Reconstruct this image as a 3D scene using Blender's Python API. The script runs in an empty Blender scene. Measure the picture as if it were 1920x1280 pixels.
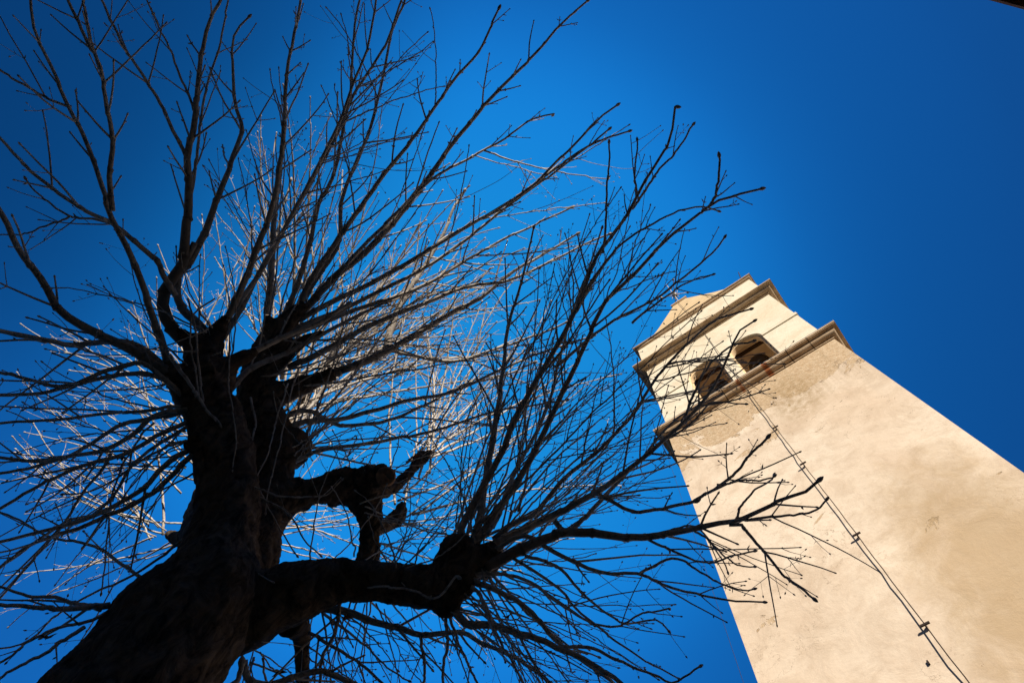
import bpy, bmesh, math, random
import numpy as np
from mathutils import Vector, Matrix

scene = bpy.context.scene
COL = scene.collection
rnd = random.Random(7)

# ---------------------------------------------------------------- camera
F = 1239.65                       # focal length in pixels of the 1920 wide photograph
R = np.array([[0.80563, 0.58762, 0.07527],      # right, up, forward of the camera in the world
              [0.54852, -0.78788, 0.27994],
              [-0.2238, 0.18424, 0.95706]])
EYE = np.array([0.0, 0.0, 1.6])
cam_data = bpy.data.cameras.new('camera')
cam = bpy.data.objects.new('camera', cam_data)
COL.objects.link(cam)
M = Matrix(((R[0][0], R[1][0], -R[2][0], EYE[0]),
            (R[0][1], R[1][1], -R[2][1], EYE[1]),
            (R[0][2], R[1][2], -R[2][2], EYE[2]),
            (0, 0, 0, 1)))
cam.matrix_world = M
cam_data.sensor_width = 36.0
cam_data.lens = F / 1920 * 36
cam_data.clip_start = 0.05
cam_data.clip_end = 6000
scene.camera = cam

# ---------------------------------------------------------------- world, sun, exposure
SUN_EL = math.radians(25)
SH = np.array([0.773, -0.634])                  # horizontal direction towards the sun
S = Vector((SH[0] * math.cos(SUN_EL), SH[1] * math.cos(SUN_EL), math.sin(SUN_EL)))
world = bpy.data.worlds.new('World')
scene.world = world
world.use_nodes = True
wn, wl = world.node_tree.nodes, world.node_tree.links
wn.clear()
sky = wn.new('ShaderNodeTexSky')
sky.sky_type = 'NISHITA'
sky.sun_disc = False
sky.sun_elevation = SUN_EL
sky.sun_rotation = math.atan2(SH[0], SH[1])
sky.altitude = 600
sky.air_density = 1.0
sky.dust_density = 0.3
sky.ozone_density = 3.0
# polarising filter: deep saturated blue, brightest in one broad part of the sky
tc = wn.new('ShaderNodeTexCoord')
dot = wn.new('ShaderNodeVectorMath'); dot.operation = 'DOT_PRODUCT'
dot.inputs[1].default_value = Vector((-0.29, 0.165, 0.94)).normalized()
pol = wn.new('ShaderNodeValToRGB')
stops = [(0.25, (0.04, 0.05, 0.06)), (0.58, (0.018, 0.09, 0.17)), (0.72, (0.018, 0.155, 0.31)), (0.80, (0.018, 0.195, 0.375)),
         (0.87, (0.022, 0.265, 0.49)), (0.93, (0.036, 0.55, 0.88)), (1.0, (0.05, 0.78, 1.0))]   # of 1.5
while len(pol.color_ramp.elements) < len(stops): pol.color_ramp.elements.new(0.5)
for e_, (p_, c_) in zip(pol.color_ramp.elements, stops): e_.position = p_; e_.color = (*c_, 1)
pol.color_ramp.interpolation = 'B_SPLINE'
gain = wn.new('ShaderNodeMix'); gain.data_type = 'RGBA'; gain.blend_type = 'MULTIPLY'
gain.inputs[0].default_value = 1.0; gain.inputs[7].default_value = (1.5, 1.5, 1.5, 1)
mul = wn.new('ShaderNodeMix'); mul.data_type = 'RGBA'; mul.blend_type = 'MULTIPLY'
mul.inputs[0].default_value = 1.0
bg = wn.new('ShaderNodeBackground'); bg.inputs['Strength'].default_value = 0.14
out = wn.new('ShaderNodeOutputWorld')
wl.new(tc.outputs['Generated'], dot.inputs[0])
wl.new(dot.outputs['Value'], pol.inputs[0])
dot2 = wn.new('ShaderNodeVectorMath'); dot2.operation = 'DOT_PRODUCT'
dot2.inputs[1].default_value = Vector((-0.413, -0.496, 0.764)).normalized()
low = wn.new('ShaderNodeMapRange'); low.interpolation_type = 'SMOOTHSTEP'
for i_, v_ in zip((1, 2, 3, 4), (0.84, 1.0, 1.0, 0.55)): low.inputs[i_].default_value = v_
wl.new(tc.outputs['Generated'], dot2.inputs[0]); wl.new(dot2.outputs['Value'], low.inputs[0])
sky2 = wn.new('ShaderNodeMix'); sky2.data_type = 'RGBA'; sky2.blend_type = 'MULTIPLY'; sky2.inputs[0].default_value = 1.0
wl.new(sky.outputs[0], sky2.inputs[6]); wl.new(low.outputs[0], sky2.inputs[7])
wl.new(sky2.outputs[2], mul.inputs[6])
wl.new(pol.outputs[0], gain.inputs[6])
wl.new(gain.outputs[2], mul.inputs[7])
wl.new(mul.outputs[2], bg.inputs['Color'])
wl.new(bg.outputs[0], out.inputs['Surface'])

sd = bpy.data.lights.new('sun', 'SUN')
sd.energy = 3.1
sd.angle = math.radians(0.53)
sd.color = (1.0, 0.90, 0.77)
sun = bpy.data.objects.new('sun', sd)
sun.rotation_euler = S.to_track_quat('Z', 'Y').to_euler()
sun.location = (20, -20, 30)
COL.objects.link(sun)

scene.view_settings.view_transform = 'Standard'
scene.view_settings.look = 'None'
scene.view_settings.exposure = 1.1
scene.view_settings.gamma = 1.0
scene.view_settings.use_curve_mapping = False
scene.cycles.max_bounces = 6
scene.cycles.diffuse_bounces = 4

# ---------------------------------------------------------------- materials
class NT:
    def __init__(self, name, rough=0.9):
        self.m = bpy.data.materials.new(name); self.m.use_nodes = True
        self.t = self.m.node_tree; self.n = self.t.nodes; self.l = self.t.links
        self.b = self.n['Principled BSDF']
        self.b.inputs['Roughness'].default_value = rough
        self.b.inputs['Specular IOR Level'].default_value = 0.15
        self.tc = self.n.new('ShaderNodeTexCoord')
    def mapping(self, scale=(1, 1, 1), rot=(0, 0, 0)):
        mp = self.n.new('ShaderNodeMapping'); mp.inputs['Scale'].default_value = scale
        mp.inputs['Rotation'].default_value = rot
        self.l.new(self.tc.outputs['Object'], mp.inputs[0]); return mp.outputs[0]
    def noise(self, scale, detail=6, rough=0.6, vec=None, dist=0.0):
        n = self.n.new('ShaderNodeTexNoise')
        n.inputs['Scale'].default_value = scale; n.inputs['Detail'].default_value = detail
        n.inputs['Roughness'].default_value = rough; n.inputs['Distortion'].default_value = dist
        self.l.new(vec or self.tc.outputs['Object'], n.inputs['Vector']); return n.outputs[0]
    def ramp(self, fac, stops, interp='LINEAR'):
        r = self.n.new('ShaderNodeValToRGB'); cr = r.color_ramp; cr.interpolation = interp
        while len(cr.elements) < len(stops): cr.elements.new(0.5)
        for e, (p, c) in zip(cr.elements, stops):
            e.position = p
            e.color = (c, c, c, 1) if not isinstance(c, tuple) else (*c, 1)
        self.l.new(fac, r.inputs[0]); return r.outputs[0]
    def math(self, op, a, b=None):
        n = self.n.new('ShaderNodeMath'); n.operation = op
        for i, v in enumerate((a, b)):
            if v is None: continue
            if isinstance(v, (int, float)): n.inputs[i].default_value = v
            else: self.l.new(v, n.inputs[i])
        return n.outputs[0]
    def range(self, v, a, b, c=0.0, d=1.0):
        n = self.n.new('ShaderNodeMapRange'); n.interpolation_type = 'SMOOTHSTEP'
        self.l.new(v, n.inputs[0])
        for i, x in zip((1, 2, 3, 4), (a, b, c, d)): n.inputs[i].default_value = x
        return n.outputs[0]
    def mix(self, f, a, b, mode='MIX'):
        n = self.n.new('ShaderNodeMix'); n.data_type = 'RGBA'; n.blend_type = mode
        for i, v in ((0, f), (6, a), (7, b)):
            if isinstance(v, (int, float)): n.inputs[i].default_value = v
            elif isinstance(v, tuple): n.inputs[i].default_value = (*v, 1)
            else: self.l.new(v, n.inputs[i])
        return n.outputs[2]
    def xyz(self):
        s = self.n.new('ShaderNodeSeparateXYZ'); self.l.new(self.tc.outputs['Object'], s.inputs[0]); return s.outputs
    def color(self, c):
        if isinstance(c, tuple): self.b.inputs['Base Color'].default_value = (*c, 1)
        else: self.l.new(c, self.b.inputs['Base Color'])
        return self
    def bump(self, h, strength, dist=0.02):
        n = self.n.new('ShaderNodeBump'); n.inputs['Strength'].default_value = strength
        n.inputs['Distance'].default_value = dist
        self.l.new(h, n.inputs['Height']); self.l.new(n.outputs[0], self.b.inputs['Normal']); return self

def mat_plaster(name, base, dark, tan, peel_z=None):
    t = NT(name, 0.95)
    big = t.noise(0.35, 5, 0.62, dist=0.6)
    mid = t.noise(1.6, 8, 0.7, dist=0.4)
    fine = t.noise(14, 6, 0.7)
    grain = t.noise(70, 3, 0.6)
    strk = t.noise(1.0, 6, 0.65, vec=t.mapping((2.6, 2.6, 0.35)))
    c = t.mix(t.ramp(big, [(0.42, 0.0), (0.62, 1.0)]), base, tan)
    c = t.mix(t.math('MULTIPLY', t.ramp(mid, [(0.45, 0.0), (0.75, 1.0)]), 0.75), c, dark)
    c = t.mix(t.math('MULTIPLY', t.ramp(strk, [(0.5, 0.0), (0.8, 1.0)]), 0.5), c, tan)
    c = t.mix(t.ramp(fine, [(0.33, 0.20), (0.48, 0.0)]), c, dark)
    c = t.mix(t.ramp(t.noise(1.1, 9, 0.72, dist=1.0), [(0.55, 0.0), (0.75, 0.6)]), c, dark)
    c = t.mix(t.ramp(fine, [(0.6, 0.0), (0.8, 0.35)]), c, base)
    hgt = t.math('ADD', t.math('MULTIPLY', mid, 1.5), t.math('ADD', t.math('MULTIPLY', fine, 0.2), t.math('MULTIPLY', grain, 0.04)))
    cr = t.noise(0.55, 7, 0.62, dist=0.5)
    ck = t.math('MULTIPLY', t.range(cr, 0.497, 0.4995), t.range(cr, 0.4995, 0.502, 1.0, 0.0))
    ck = t.math('MULTIPLY', ck, t.ramp(t.noise(0.9, 4, 0.6, vec=t.mapping((1, 1, 1), (0.5, 0.3, 0.8))), [(0.5, 0.0), (0.56, 0.5)]))
    c = t.mix(ck, c, (0.16, 0.10, 0.05))
    if peel_z:
        z = t.xyz()[2]; x = t.xyz()[0]
        band = t.math('MULTIPLY', t.range(z, peel_z[0], peel_z[1]), 1.0)
        pn = t.noise(0.8, 9, 0.66, dist=0.8)
        pm = t.math('ADD', pn, t.math('MULTIPLY', band, 0.35))
        peel = t.range(pm, 0.66, 0.675)
        c = t.mix(t.math('MULTIPLY', peel, 0.85), c, (0.50, 0.335, 0.18))
        drip = t.noise(1.0, 5, 0.7, vec=t.mapping((5.0, 5.0, 0.28)))
        c = t.mix(t.math('MULTIPLY', t.range(z, 14.8, 18.7, 0.0, 0.75), t.ramp(drip, [(0.48, 0.0), (0.66, 1.0)])), c, (0.42, 0.31, 0.18))
        rgh = t.noise(9, 8, 0.8)
        c = t.mix(t.math('MULTIPLY', peel, t.ramp(rgh, [(0.42, 0.0), (0.62, 0.8)])), c, (0.74, 0.60, 0.42))
        e1 = t.math('MULTIPLY', t.range(pm, 0.655, 0.664), t.range(pm, 0.664, 0.675, 1.0, 0.0))
        brk = t.ramp(t.noise(2.3, 3, 0.5), [(0.5, 0.0), (0.58, 1.0)])
        c = t.mix(t.math('MULTIPLY', e1, t.math('MULTIPLY', brk, 0.9)), c, (0.10, 0.055, 0.025))
        # a second, finer generation of flaking inside the bare band
        pn2 = t.noise(2.6, 8, 0.7, dist=1.2)
        e2 = t.math('MULTIPLY', t.range(pn2, 0.555, 0.562), t.range(pn2, 0.562, 0.572, 1.0, 0.0))
        e2 = t.math('MULTIPLY', t.math('MULTIPLY', e2, brk), t.range(z, peel_z[0] - 0.2, peel_z[0] + 0.6))
        c = t.mix(t.math('MULTIPLY', e2, 0.8), c, (0.12, 0.07, 0.03))
        # damp brown stain low on the right side, with a cloudy edge
        sx = t.math('SUBTRACT', x, 3.9); sz = t.math('SUBTRACT', z, 9.3)
        s2 = t.math('ADD', t.math('MULTIPLY', sx, sx), t.math('MULTIPLY', t.math('MULTIPLY', sz, sz), 0.12))
        s2 = t.math('ADD', s2, t.math('MULTIPLY', t.math('SUBTRACT', t.noise(1.3, 8, 0.7, dist=0.8), 0.5), 3.4))
        c = t.mix(t.range(s2, 0.0, 2.4, 0.78, 0.0), c, (0.50, 0.36, 0.205))
        # greenish growth under the cornice
        gx = t.math('SUBTRACT', x, 3.25); gz = t.math('SUBTRACT', z, 17.1)
        d2 = t.math('ADD', t.math('MULTIPLY', gx, gx), t.math('MULTIPLY', t.math('MULTIPLY', gz, gz), 0.35))
        gm = t.math('MULTIPLY', t.range(d2, 0.05, 0.75, 1.0, 0.0), t.ramp(t.noise(5, 8, 0.75), [(0.36, 0.0), (0.58, 0.95)]))
        c = t.mix(t.math('MULTIPLY', gm, 0.7), c, (0.36, 0.245, 0.12))
        hgt = t.math('ADD', hgt, t.math('MULTIPLY', peel, t.math('SUBTRACT', t.math('MULTIPLY', rgh, 1.4), 1.2)))
    t.color(c).bump(hgt, 0.55, 0.02)
    return t.m

M_SHAFT = mat_plaster('tower_plaster', (0.84, 0.715, 0.56), (0.53, 0.40, 0.275), (0.73, 0.585, 0.435), (15.6, 18.6))
M_BELFRY = mat_plaster('belfry_plaster', (0.88, 0.81, 0.64), (0.64, 0.51, 0.34), (0.83, 0.72, 0.53))
M_SPIRE = mat_plaster('spire_plaster', (0.76, 0.59, 0.36), (0.52, 0.37, 0.19), (0.70, 0.52, 0.30))

def mat_stone(name, rust):
    t = NT(name, 0.9)
    mid = t.noise(2.2, 8, 0.7, vec=t.mapping((1, 1, 5)))
    fine = t.noise(18, 6, 0.7)
    c = t.mix(t.ramp(mid, [(0.38, 0.0), (0.66, 1.0)]), (0.74, 0.57, 0.385), (0.42, 0.275, 0.15))
    c = t.mix(t.ramp(fine, [(0.52, 0.0), (0.75, 0.7)]), c, (0.24, 0.15, 0.08))
    if rust:
        x = t.xyz()[0]
        for (x0, w, k) in rust:
            d = t.math('ABSOLUTE', t.math('SUBTRACT', t.math('ADD', x, t.math('MULTIPLY', t.math('SUBTRACT', fine, 0.5), 0.12)), x0))
            c = t.mix(t.range(d, w * 0.4, w, k, 0.0), c, (0.38, 0.10, 0.02))
        for x0 in (0.95, 1.9, 3.86, 4.47):           # joints between the stones
            d = t.math('ABSOLUTE', t.math('SUBTRACT', t.math('ADD', x, t.math('MULTIPLY', t.math('SUBTRACT', mid, 0.5), 0.06)), x0))
            c = t.mix(t.range(d, 0.008, 0.018, 0.9, 0.0), c, (0.05, 0.03, 0.015))
    t.color(c).bump(t.math('ADD', mid, t.math('MULTIPLY', fine, 0.4)), 0.5, 0.015)
    return t.m
M_CORN1 = mat_stone('cornice_stone', [(3.2, 0.11, 0.85), (2.38, 0.07, 0.7)])
M_CORN2 = mat_stone('upper_cornice_stone', [])

def mat_simple(name, c1, c2, scale, rough=0.85, bump=0.3, metal=0.0, vec=(1, 1, 1)):
    t = NT(name, rough)
    n = t.noise(scale, 7, 0.68, vec=t.mapping(vec))
    t.color(t.mix(t.ramp(n, [(0.35, 0.0), (0.68, 1.0)]), c1, c2))
    t.bump(n, bump, 0.01)
    t.b.inputs['Metallic'].default_value = metal
    return t.m
M_INNER = mat_simple('bell_chamber_plaster', (0.88, 0.71, 0.48), (0.74, 0.52, 0.29), 2.5)
M_WOOD = mat_simple('old_timber', (0.10, 0.055, 0.03), (0.05, 0.028, 0.016), 6, vec=(1, 1, 8))
M_EAVE = mat_simple('eave_timber', (0.16, 0.075, 0.03), (0.07, 0.035, 0.018), 7)
M_BRONZE = mat_simple('bell_bronze', (0.10, 0.065, 0.035), (0.06, 0.05, 0.035), 4, 0.6, 0.15, 0.6)
M_LEAD = mat_simple('lead_flashing', (0.52, 0.49, 0.45), (0.34, 0.32, 0.29), 6, 0.6)
M_CABLE = mat_simple('dark_cable', (0.035, 0.025, 0.02), (0.06, 0.04, 0.03), 20, 0.7)
M_STEEL = mat_simple('galvanised_iron', (0.62, 0.58, 0.54), (0.40, 0.34, 0.29), 9, 0.5)
M_TILE = mat_simple('roof_tile', (0.36, 0.15, 0.08), (0.20, 0.09, 0.055), 3)
M_HOUSE = mat_simple('house_plaster', (0.24, 0.18, 0.12), (0.17, 0.125, 0.085), 1.5)
M_GROUND = mat_simple('ground_gravel', (0.038, 0.031, 0.023), (0.022, 0.018, 0.014), 1.3)
M_GLASS = mat_simple('window_glass', (0.03, 0.035, 0.04), (0.02, 0.022, 0.025), 2, 0.15, 0.0)
M_PAINT = mat_simple('window_paint', (0.40, 0.36, 0.30), (0.32, 0.28, 0.23), 5)

def mat_bark():
    t = NT('trunk_bark', 0.95)
    v = t.mapping((1, 1, 0.45))
    ridge = t.noise(16, 8, 0.72, vec=v, dist=1.0)
    mid = t.noise(3.5, 6, 0.65)
    c = t.mix(t.ramp(ridge, [(0.38, 0.0), (0.62, 1.0)]), (0.020, 0.013, 0.009), (0.22, 0.16, 0.11))
    c = t.mix(t.ramp(mid, [(0.45, 0.0), (0.7, 0.6)]), c, (0.055, 0.037, 0.018))
    lich = t.ramp(t.noise(26, 6, 0.75), [(0.60, 0.0), (0.68, 0.55)])
    c = t.mix(lich, c, (0.15, 0.125, 0.10))
    t.color(c).bump(t.math('ADD', ridge, t.math('MULTIPLY', mid, 0.6)), 0.9, 0.03)
    return t.m
M_BARK = mat_bark()
def mat_shoot():
    t = NT('young_bark', 0.8)
    n = t.noise(5, 5, 0.6); f = t.noise(45, 5, 0.7)
    c = t.mix(t.ramp(n, [(0.35, 0.0), (0.65, 1.0)]), (0.70, 0.65, 0.58), (0.43, 0.375, 0.315))
    c = t.mix(t.ramp(f, [(0.50, 0.0), (0.66, 0.75)]), c, (0.11, 0.075, 0.05))
    at = t.n.new('ShaderNodeAttribute'); at.attribute_name = 'age'
    c = t.mix(t.math('MULTIPLY', at.outputs['Fac'], 0.9), c, t.mix(f, (0.05, 0.037, 0.026), (0.17, 0.13, 0.095)))
    t.color(c).bump(f, 0.35, 0.004)
    return t.m
M_SHOOT = mat_shoot()
M_TWIG = mat_simple('twig_bark', (0.33, 0.275, 0.215), (0.20, 0.15, 0.11), 8)
M_SCAR = mat_simple('cut_wood', (0.55, 0.34, 0.21), (0.12, 0.07, 0.045), 22)
M_LEAF = mat_simple('dry_leaf_brown', (0.26, 0.09, 0.03), (0.13, 0.05, 0.02), 15)

# ---------------------------------------------------------------- mesh helpers
class MB:
    def __init__(self): self.v = []; self.f = []; self.n = 0; self.age = {}
    def add(self, verts, faces):
        o = self.n
        verts = [tuple(map(float, p)) for p in verts]
        self.v += verts; self.n += len(verts)
        self.f += [tuple(i + o for i in f) for f in faces]
    def box(self, a, b, mat=None):
        (x0, y0, z0), (x1, y1, z1) = a, b
        vs = [(x0,y0,z0),(x1,y0,z0),(x1,y1,z0),(x0,y1,z0),(x0,y0,z1),(x1,y0,z1),(x1,y1,z1),(x0,y1,z1)]
        if mat is not None: vs = [tuple(mat @ Vector(p)) for p in vs]
        self.add(vs, [(3,2,1,0),(4,5,6,7),(0,1,5,4),(1,2,6,5),(2,3,7,6),(3,0,4,7)])
    def tube(self, pts, rad, sides=6, cap=True):
        P = np.asarray(pts, float); n = len(P)
        if np.isscalar(rad): rad = [rad] * n
        T = np.gradient(P, axis=0); T /= (np.linalg.norm(T, axis=1)[:, None] + 1e-12)
        a = np.array([0, 0, 1.0]) if abs(T[0][2]) < 0.9 else np.array([1.0, 0, 0])
        u = np.cross(T[0], a); u /= np.linalg.norm(u)
        ang = np.arange(sides) * 2 * math.pi / sides
        ca, sa = np.cos(ang)[:, None], np.sin(ang)[:, None]
        vs = np.zeros((n, sides, 3))
        for i in range(n):
            u = u - T[i] * (u @ T[i]); u /= (np.linalg.norm(u) + 1e-12)
            w = np.cross(T[i], u)
            vs[i] = P[i] + rad[i] * (ca * u + sa * w)
        for i in range(n):
            g_ = min(1.0, max(0.0, (rad[i]-0.009)/0.024))
            for k in range(sides): self.age[self.n+i*sides+k] = g_
        fs = []
        for i in range(n - 1):
            for k in range(sides):
                k2 = (k + 1) % sides
                fs.append((i*sides+k, i*sides+k2, (i+1)*sides+k2, (i+1)*sides+k))
        if cap:
            fs.append(tuple(range(sides - 1, -1, -1)))
            fs.append(tuple((n-1)*sides + k for k in range(sides)))
        self.add(vs.reshape(-1, 3), fs)
    def lathe(self, prof, centre, seg=24):
        cx, cy, cz = centre; n = len(prof)
        vs = [(cx + r*math.cos(2*math.pi*k/seg), cy + r*math.sin(2*math.pi*k/seg), cz + z) for r, z in prof for k in range(seg)]
        fs = [(i*seg+k, i*seg+(k+1)%seg, (i+1)*seg+(k+1)%seg, (i+1)*seg+k) for i in range(n-1) for k in range(seg)]
        self.add(vs, fs)
    def build(self, name, mat, parent=None, smooth=False):
        me = bpy.data.meshes.new(name)
        me.from_pydata(self.v, [], self.f); me.update()
        if smooth: me.polygons.foreach_set('use_smooth', [True] * len(me.polygons))
        if mat is M_SHOOT:                    # older, thicker wood carries darker bark
            at = me.attributes.new('age', 'FLOAT', 'POINT')
            at.data.foreach_set('value', [self.age.get(i, 0.0) for i in range(self.n)])
        me.materials.append(mat)
        o = bpy.data.objects.new(name, me); COL.objects.link(o)
        if parent is not None: o.parent = parent
        return o

def thing(name, label, cat, loc=(0, 0, 0), rz=0.0, group=None):
    o = bpy.data.objects.new(name, None); COL.objects.link(o)
    o.location = loc; o.rotation_euler = (0, 0, rz)
    o['label'] = label; o['category'] = cat
    if group: o['group'] = group
    return o

# ---------------------------------------------------------------- ground
g = MB()
rings = [0, 3, 8, 20, 60, 200, 800, 3000]; seg = 48
vs = [(0, 0, 0)]; fs = []
for r in rings[1:]:
    for k in range(seg):
        vs.append((r*math.cos(2*math.pi*k/seg), r*math.sin(2*math.pi*k/seg), 0))
for k in range(seg): fs.append((0, 1+k, 1+(k+1) % seg))
for i in range(len(rings)-2):
    for k in range(seg):
        a = 1+i*seg; b = 1+(i+1)*seg
        fs.append((a+k, b+k, b+(k+1) % seg, a+(k+1) % seg))
g.add(vs, fs)
go = g.build('ground', M_GROUND); go['kind'] = 'structure'

# ---------------------------------------------------------------- bell tower
W = 5.0; ZO = 1.6
tower = thing('bell_tower', 'tall cream plastered bell tower with twin arched belfry openings and pyramid spire', 'bell tower', (-2.058, 8.041, 0))
sh = MB()
nz, nx = 44, 12
# shaft: four gridded faces with slight unevenness so the edges are not razor straight
def uneven(a, z, k):
    return 0.006*math.sin(a*2.1+z*0.9+k) + 0.005*math.sin(z*2.3+a*1.1+2*k)
zt = 17.3 + ZO
def face(fn):
    vs = [fn(W*i/nx, zt*j/nz) for j in range(nz+1) for i in range(nx+1)]
    sh.add(vs, [(j*(nx+1)+i, j*(nx+1)+i+1, (j+1)*(nx+1)+i+1, (j+1)*(nx+1)+i) for j in range(nz) for i in range(nx)])
e = lambda a: 0.0 if a in (0.0, W) else 1.0
face(lambda a, z: (a, 0 - uneven(a, z, 0)*e(a), z))
face(lambda a, z: (W + uneven(a, z, 1)*e(a), a, z))
face(lambda a, z: (W - a, W + uneven(a, z, 2)*e(a), z))
face(lambda a, z: (0 - uneven(a, z, 3)*e(a), W - a, z))
sh.build('shaft', M_SHAFT, tower)

def cornice(prof):
    m = MB(); n = len(prof)
    vs = []
    for o, z in prof:
        z += ZO
        vs += [(-o, -o, z), (W+o, -o, z), (W+o, W+o, z), (-o, W+o, z)]
    fs = [(i*4+k, i*4+(k+1) % 4, (i+1)*4+(k+1) % 4, (i+1)*4+k) for i in range(n-1) for k in range(4)]
    fs.append((3, 2, 1, 0)); fs.append(tuple((n-1)*4+k for k in range(4)))
    m.add(vs, fs); return m
def moulding(z0, z1, o, w0):
    """fillet, quarter round, flat soffit, drip edge; w0 is the wall offset below"""
    h = z1 - z0; d = o - w0
    p = [(w0-0.15, z0), (w0+d*0.10, z0), (w0+d*0.10, z0+h*0.10), (w0+d*0.02, z0+h*0.115), (w0+d*0.02, z0+h*0.16), (w0+d*0.18, z0+h*0.165), (w0+d*0.18, z0+h*0.22)]
    for k in range(9):
        a = math.pi/2*k/8
        p.append((w0+d*(0.20+0.40*math.sin(a)), z0+h*(0.22+0.36*(1-math.cos(a)))))
    p += [(w0+d*0.60, z0+h*0.64), (w0+d*0.93, z0+h*0.70), (w0+d*0.93, z0+h*0.78), (w0+d, z0+h*0.79), (o, z1-0.02)]
    return p
c1 = moulding(17.13, 17.48, 0.287, 0.0)
cornice(c1 + [(0.287, 17.478), (-0.3, 17.56)]).build('cornice', M_CORN1, tower)
fl = cornice([(0.2, 17.484), (0.292, 17.470), (0.292, 17.495), (-0.25, 17.60)]); fl.build('lead_flashing', M_LEAD, tower)
c2 = moulding(22.85, 23.171, 0.3065, -0.044)
cornice(c2 + [(0.3065, 23.171), (-0.3, 23.26)]).build('cornice', M_CORN2, tower)
c3 = moulding(25.36, 25.564, 0.13, -0.019)
cornice(c3 + [(0.13, 25.564), (-0.3, 25.62)]).build('cornice', M_CORN2, tower)

BI = 0.0438
def arched_panel(m, tr, half, y0, y1, x0, x1, z0, z1, spring, zbot, centres):
    """wall slab between planes y0 and y1 with arched openings, as strips that share no plane"""
    def q(pts):
        m.add([tr(*p) for p in pts], [(0, 1, 2, 3)])
    xs = x0
    for c in centres:
        a, b = c-half, c+half
        for y, fl in ((y0, 0), (y1, 1)):
            q([(xs, y, z0), (a, y, z0), (a, y, z1), (xs, y, z1)] if not fl else [(a, y, z0), (xs, y, z0), (xs, y, z1), (a, y, z1)])
            if zbot > z0:
                q([(a, y, z0), (b, y, z0), (b, y, zbot), (a, y, zbot)])
            n = 18
            for k in range(n):
                t0, t1 = math.pi-math.pi*k/n, math.pi-math.pi*(k+1)/n
                p0 = (c+half*math.cos(t0), spring+half*math.sin(t0)); p1 = (c+half*math.cos(t1), spring+half*math.sin(t1))
                q([(p0[0], y, p0[1]), (p1[0], y, p1[1]), (p1[0], y, z1), (p0[0], y, z1)])
        for k in range(18):
            t0, t1 = math.pi-math.pi*k/18, math.pi-math.pi*(k+1)/18
            p0 = (c+half*math.cos(t0), spring+half*math.sin(t0)); p1 = (c+half*math.cos(t1), spring+half*math.sin(t1))
            q([(p0[0], y0, p0[1]), (p0[0], y1, p0[1]), (p1[0], y1, p1[1]), (p1[0], y0, p1[1])])
        q([(a, y0, zbot), (a, y1, zbot), (a, y1, spring), (a, y0, spring)])
        q([(b, y1, zbot), (b, y0, zbot), (b, y0, spring), (b, y1, spring)])
        q([(a, y0, zbot), (b, y0, zbot), (b, y1, zbot), (a, y1, zbot)])
        xs = b
    for y, fl in ((y0, 0), (y1, 1)):
        q([(xs, y, z0), (x1, y, z0), (x1, y, z1), (xs, y, z1)])
    for y_ in (0,):
        q([(x0, y0, z0), (x0, y1, z0), (x0, y1, z1), (x0, y0, z1)])
        q([(x1, y0, z0), (x1, y1, z0), (x1, y1, z1), (x1, y0, z1)])
SPR = 20.13 + ZO
outer, inner = MB(), MB()
for s in range(4):
    rot = Matrix.Translation((2.5, 2.5, 0)) @ Matrix.Rotation(s*math.pi/2, 4, 'Z') @ Matrix.Translation((-2.5, -2.5, 0))
    tr = lambda x, y, z, rot=rot: tuple(rot @ Vector((x, y, z)))
    arched_panel(outer, tr, 0.555, BI, BI+0.08, BI if s % 2 == 0 else BI+0.08, W-BI if s % 2 == 0 else W-BI-0.08, 17.4+ZO, 23.0+ZO, SPR, 17.75+ZO, (1.77, 3.24))
    arched_panel(inner, tr, 0.495, BI+0.083, BI+0.26, BI+0.11 if s % 2 == 0 else BI+0.26, W-BI-0.11 if s % 2 == 0 else W-BI-0.26, 17.4+ZO, 23.0+ZO, SPR, 17.80+ZO, (1.77, 3.24))
outer.build('belfry_wall', M_BELFRY, tower)
inner.build('chamber_wall', M_INNER, tower)
m = MB(); m.box((0.3, 0.3, 21.55+ZO), (W-0.3, W-0.3, 21.75+ZO)); m.build('chamber_ceiling', M_INNER, tower)
m = MB(); m.box((0.3, 0.3, 17.50+ZO), (W-0.3, W-0.3, 17.70+ZO)); m.build('chamber_floor', M_INNER, tower)
# impost band between the openings
for s in range(4):
    rot = Matrix.Translation((2.5, 2.5, 0)) @ Matrix.Rotation(s*math.pi/2, 4, 'Z') @ Matrix.Translation((-2.5, -2.5, 0))
    b0, b1 = BI-0.035, BI-0.001
    for (xa, xb) in ((b0 if s % 2 == 0 else BI, 1.77-0.557), (1.77+0.557, 3.24-0.557), (3.24+0.557, W-b0 if s % 2 == 0 else W-BI)):
        m = MB(); m.box((xa, b0, 19.95+ZO), (xb, b1, 20.13+ZO), rot); m.build('impost_band', M_BELFRY, tower)
m = MB()
for y in (0.62, W-0.62): m.box((0.29, y-0.05, 20.93+ZO), (W-0.29, y+0.05, 21.03+ZO))
m.box((0.29, 2.4, 21.20+ZO), (W-0.29, 2.6, 21.45+ZO))
m.build('bell_beam', M_WOOD, tower)
# attic
m = MB(); a = 0.0191
m.box((a, a, 23.1+ZO), (W-a, W-a, 25.45+ZO)); m.build('attic_wall', M_BELFRY, tower)
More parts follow.
